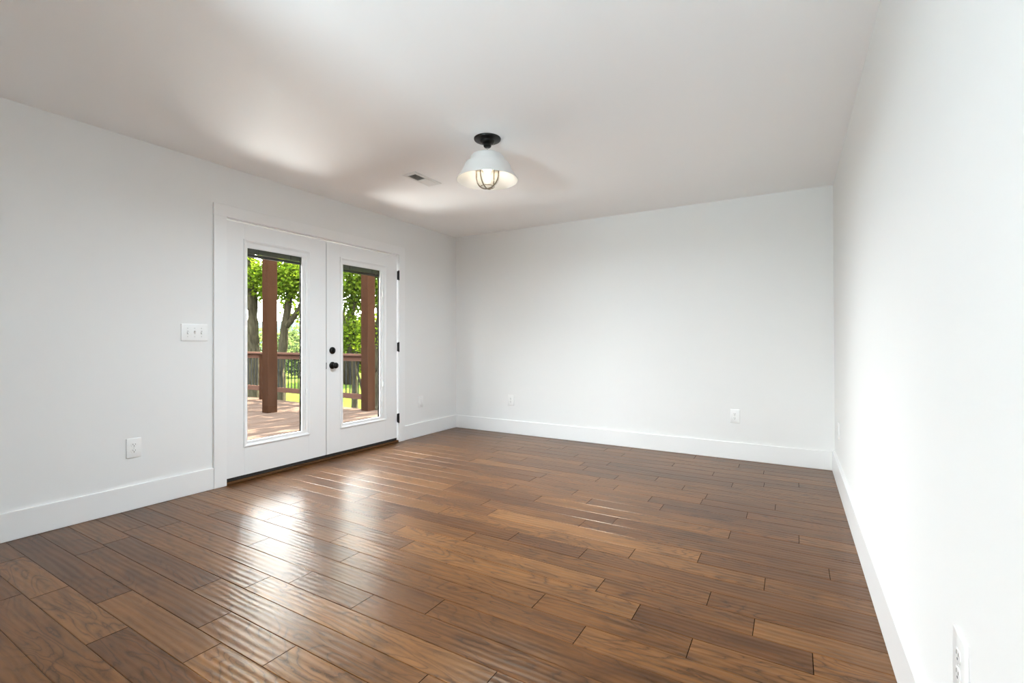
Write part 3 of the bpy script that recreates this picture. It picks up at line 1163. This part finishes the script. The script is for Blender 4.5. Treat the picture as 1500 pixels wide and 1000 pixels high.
def tree(label, trunk_pts, r0, r1, branches, blobs, nleaf, lsize, mat='leafA', seed=1, group=None, flare=1.35):
    b0 = Vector(trunk_pts[0])
    b0.z = ground(b0.x, b0.y) - 0.08
    root = empty('tree', b0)
    tag(root, label, 'tree', group)
    pts = path([tuple(b0)] + [tuple(p) for p in trunk_pts[1:]], 26, 0.05, seed)
    n = len(pts)
    rad = [(r0 + (r1 - r0) * i / (n - 1)) * (1 + (flare - 1) * math.exp(-(pts[i].z - b0.z) / 0.35)) for i in range(n)]
    m = MB()
    m.tube([p - b0 for p in pts], rad, 14, 0.16)
    m.build('trunk', M['bark'], root, smooth=True)
    for bp, ra, rb in branches:
        q = path(bp, 12, 0.05, seed + 3)
        m = MB()
        m.tube([p - b0 for p in q], [ra + (rb - ra) * i / 12 for i in range(13)], 9, 0.12)
        m.build('branch', M['bark'], root, smooth=True)
    if blobs:
        leaves('foliage', M[mat], root, blobs, nleaf, lsize, seed, tuple(b0))
    return root


tree('thick-trunked tree behind the railing at far left of left door glass',
     [(-13.69, 8.16, GZ), (-13.70, 8.15, 0.2), (-13.71, 8.15, 1.5), (-13.80, 8.10, 3.6), (-13.75, 8.15, 6.0), (-13.9, 8.3, 8.5)], 0.205, 0.09,
     [([(-13.8, 8.1, 5.5), (-14.3, 8.5, 7.0), (-14.6, 8.7, 8.4)], 0.06, 0.02), ([(-13.75, 8.1, 5.4), (-13.3, 8.0, 6.6), (-13.0, 8.0, 7.6)], 0.06, 0.02)],
     [(-13.4, 8.6, 2.9, 0.8, 1.5), (-14.1, 8.0, 3.2, 0.9, 1.1), (-13.0, 8.1, 7.6, 1.3, 0.8), (-14.5, 8.7, 8.8, 1.5, 0.9), (-13.3, 9.3, 2.2, 0.6, 0.35)],
     6200, 0.105, seed=11)
tree('forked tree leaning right in left door glass, with stout side branch',
     [(-13.05, 8.54, GZ), (-13.0, 8.57, 0.2), (-12.96, 8.59, 1.1), (-12.86, 8.65, 1.75), (-12.69, 8.76, 3.4), (-12.5, 8.9, 5.5), (-12.5, 9.0, 7.5)], 0.150, 0.06,
     [([(-12.90, 8.63, 1.55), (-12.70, 8.75, 1.82), (-12.46, 8.90, 2.25), (-12.1, 9.1, 3.0), (-11.9, 9.3, 4.2)], 0.10, 0.04),
      ([(-12.6, 8.8, 3.6), (-13.3, 8.9, 4.5), (-13.6, 9.0, 5.4)], 0.04, 0.015)],
     [(-12.6, 8.6, 3.0, 0.8, 1.6), (-12.0, 8.9, 2.8, 0.75, 1.2), (-12.9, 9.2, 3.4, 0.7, 0.8), (-12.0, 9.4, 7.4, 1.4, 0.9), (-12.8, 8.8, 8.4, 1.5, 0.9), (-11.9, 9.3, 1.9, 0.5, 0.35)],
     7000, 0.105, seed=23)
tree('slim crooked tree in right door glass, left of the post',
     [(-11.14, 9.67, GZ), (-11.16, 9.66, 0.0), (-11.24, 9.61, 0.9), (-11.28, 9.59, 1.5), (-11.14, 9.67, 2.1), (-11.10, 9.70, 3.2), (-11.2, 9.8, 5.0)], 0.085, 0.035,
     [([(-11.26, 9.60, 1.45), (-11.42, 9.5, 1.9), (-11.6, 9.4, 2.8)], 0.035, 0.015), ([(-11.15, 9.66, 2.3), (-11.5, 9.46, 2.6), (-12.0, 9.2, 2.95)], 0.025, 0.012)],
     [(-11.3, 9.5, 2.8, 0.8, 1.8), (-11.7, 9.5, 2.2, 0.7, 1.3), (-11.1, 9.8, 3.3, 0.7, 0.9), (-11.5, 9.9, 5.2, 0.9, 0.5), (-11.2, 9.9, 1.3, 0.8, 1.2), (-11.6, 9.3, 1.2, 0.6, 0.7), (-11.3, 9.8, 7.0, 1.2, 0.6)],
     7500, 0.10, seed=37)
tree('thin leaning sapling beside the slim crooked tree',
     [(-10.85, 9.86, GZ), (-10.95, 9.80, -0.2), (-11.08, 9.71, 0.35), (-11.25, 9.75, 1.3), (-11.3, 9.9, 2.6)], 0.05, 0.02, [],
     [(-11.3, 9.9, 2.5, 0.6, 1), (-11.1, 10.0, 1.5, 0.5, 0.7)], 900, 0.10, seed=41)
tree('straight mossy tree at the right edge of right door glass',
     [(-10.55, 9.98, GZ), (-10.57, 10.0, -0.3), (-10.53, 10.02, 1.1), (-10.47, 10.06, 3.1), (-10.4, 10.1, 5.5), (-10.4, 10.2, 8.0)], 0.125, 0.06,
     [([(-10.47, 10.06, 3.3), (-10.9, 9.8, 4.0), (-11.3, 9.5, 4.4)], 0.04, 0.015)],
     [(-10.6, 9.9, 3.0, 0.8, 1.6), (-10.1, 10.3, 2.6, 0.8, 1.2), (-10.7, 10.3, 5.2, 0.9, 0.5), (-10.2, 9.9, 7.4, 1.3, 0.9), (-10.2, 10.5, 1.2, 0.6, 0.5)],
     6000, 0.10, seed=53)
# two yard trees behind the house corner; their shade dapples the boards
tree('tall yard tree beyond the railing, hidden behind the wall right of the door',
     [(-5.7, 9.8, GZ), (-5.68, 9.8, 1.5), (-5.65, 9.9, 4.0), (-5.6, 10.0, 7.5)], 0.15, 0.07,
     [([(-5.65, 9.9, 3.0), (-4.9, 9.6, 3.9)], 0.05, 0.02), ([(-5.65, 9.9, 2.6), (-6.6, 9.6, 3.8)], 0.05, 0.02)],
     [(-6.4, 9.6, 4.0, 0.9, 1.3), (-4.9, 9.5, 3.9, 0.8, 0.8), (-5.6, 9.7, 5.6, 1.1, 1.2), (-6.0, 9.5, 3.0, 0.5, 0.35)],
     1500, 0.15, seed=61)
tree('second yard tree beyond the railing, behind the right jamb of the door',
     [(-7.65, 9.6, GZ), (-7.6, 9.6, 1.5), (-7.55, 9.7, 4.0), (-7.5, 9.8, 8.0)], 0.13, 0.06,
     [([(-7.55, 9.7, 3.0), (-8.4, 9.6, 4.2)], 0.05, 0.02)],
     [(-8.2, 9.7, 4.2, 0.8, 1.1), (-7.3, 9.7, 4.7, 0.8, 1.0), (-7.7, 9.8, 6.0, 1.0, 1.0), (-8.4, 9.9, 3.1, 0.4, 0.35)],
     1300, 0.15, seed=67)


def shrub(label, x, y, rad, h, n, ls, mat, seed, group=None):
    root = empty('shrub', (x, y, ground(x, y)))
    tag(root, label, 'shrub', group)
    g = ground(x, y)
    m = MB()
    r = random.Random(seed)
    for i in range(5):
        a = i * 1.26
        m.tube([(0.1 * math.cos(a), 0.1 * math.sin(a), -0.1), (0.3 * rad * math.cos(a), 0.3 * rad * math.sin(a), h * 0.4), (0.6 * rad * math.cos(a), 0.6 * rad * math.sin(a), h * 0.75)],
               [0.03 * h, 0.02 * h, 0.008 * h], 7)
    m.build('stems', M['bark'], root, smooth=True)
    bl = [(x + r.uniform(-0.5, 0.5) * rad, y + r.uniform(-0.5, 0.5) * rad, g + h * r.uniform(0.25, 0.8), rad * r.uniform(0.4, 0.6), 1) for _ in range(7)]
    leaves('foliage', M[mat], root, bl, n, ls, seed, (x, y, g))
    return root


BG = 'shrubs and trees across the lawn'
shrub('round pale shrub across the lawn, right of forked trunk', -27.0, 19.6, 1.7, 2.3, 1500, 0.22, 'leafC', 71)
shrub('tall yellow-green shrub across the lawn behind the right door leaf', -19.5, 16.6, 2.2, 4.6, 2600, 0.20, 'leafB', 73)
shrub('leafy thicket across the lawn, right of the slim crooked tree', -20.5, 18.9, 2.4, 4.2, 2600, 0.20, 'leafA', 79)
shrub('pale far treetop cluster across the lawn, behind forked tree', -48.0, 33.5, 4.5, 5.6, 1500, 0.45, 'leafC', 83)
shrub('far hedge clump across the lawn, left of the forked tree', -58.0, 35.0, 5.0, 4.0, 1200, 0.45, 'leafC', 89)
# unseen shrubs added along the deck front to block sky light through the door
shrub('tall dense unseen shrub added to block sky light at the front edge of the deck, nearest the house', -7.3, -3.5, 2.1, 5.2, 3200, 0.30, 'leafB', 101)
shrub('tall dense unseen shrub added to block sky light at the front edge of the deck, middle of three', -9.9, -3.3, 2.2, 5.0, 3200, 0.30, 'leafB', 103)
shrub('tall dense unseen shrub added to block sky light off the far front corner of the deck', -12.9, -2.2, 2.3, 5.0, 3200, 0.30, 'leafB', 107)
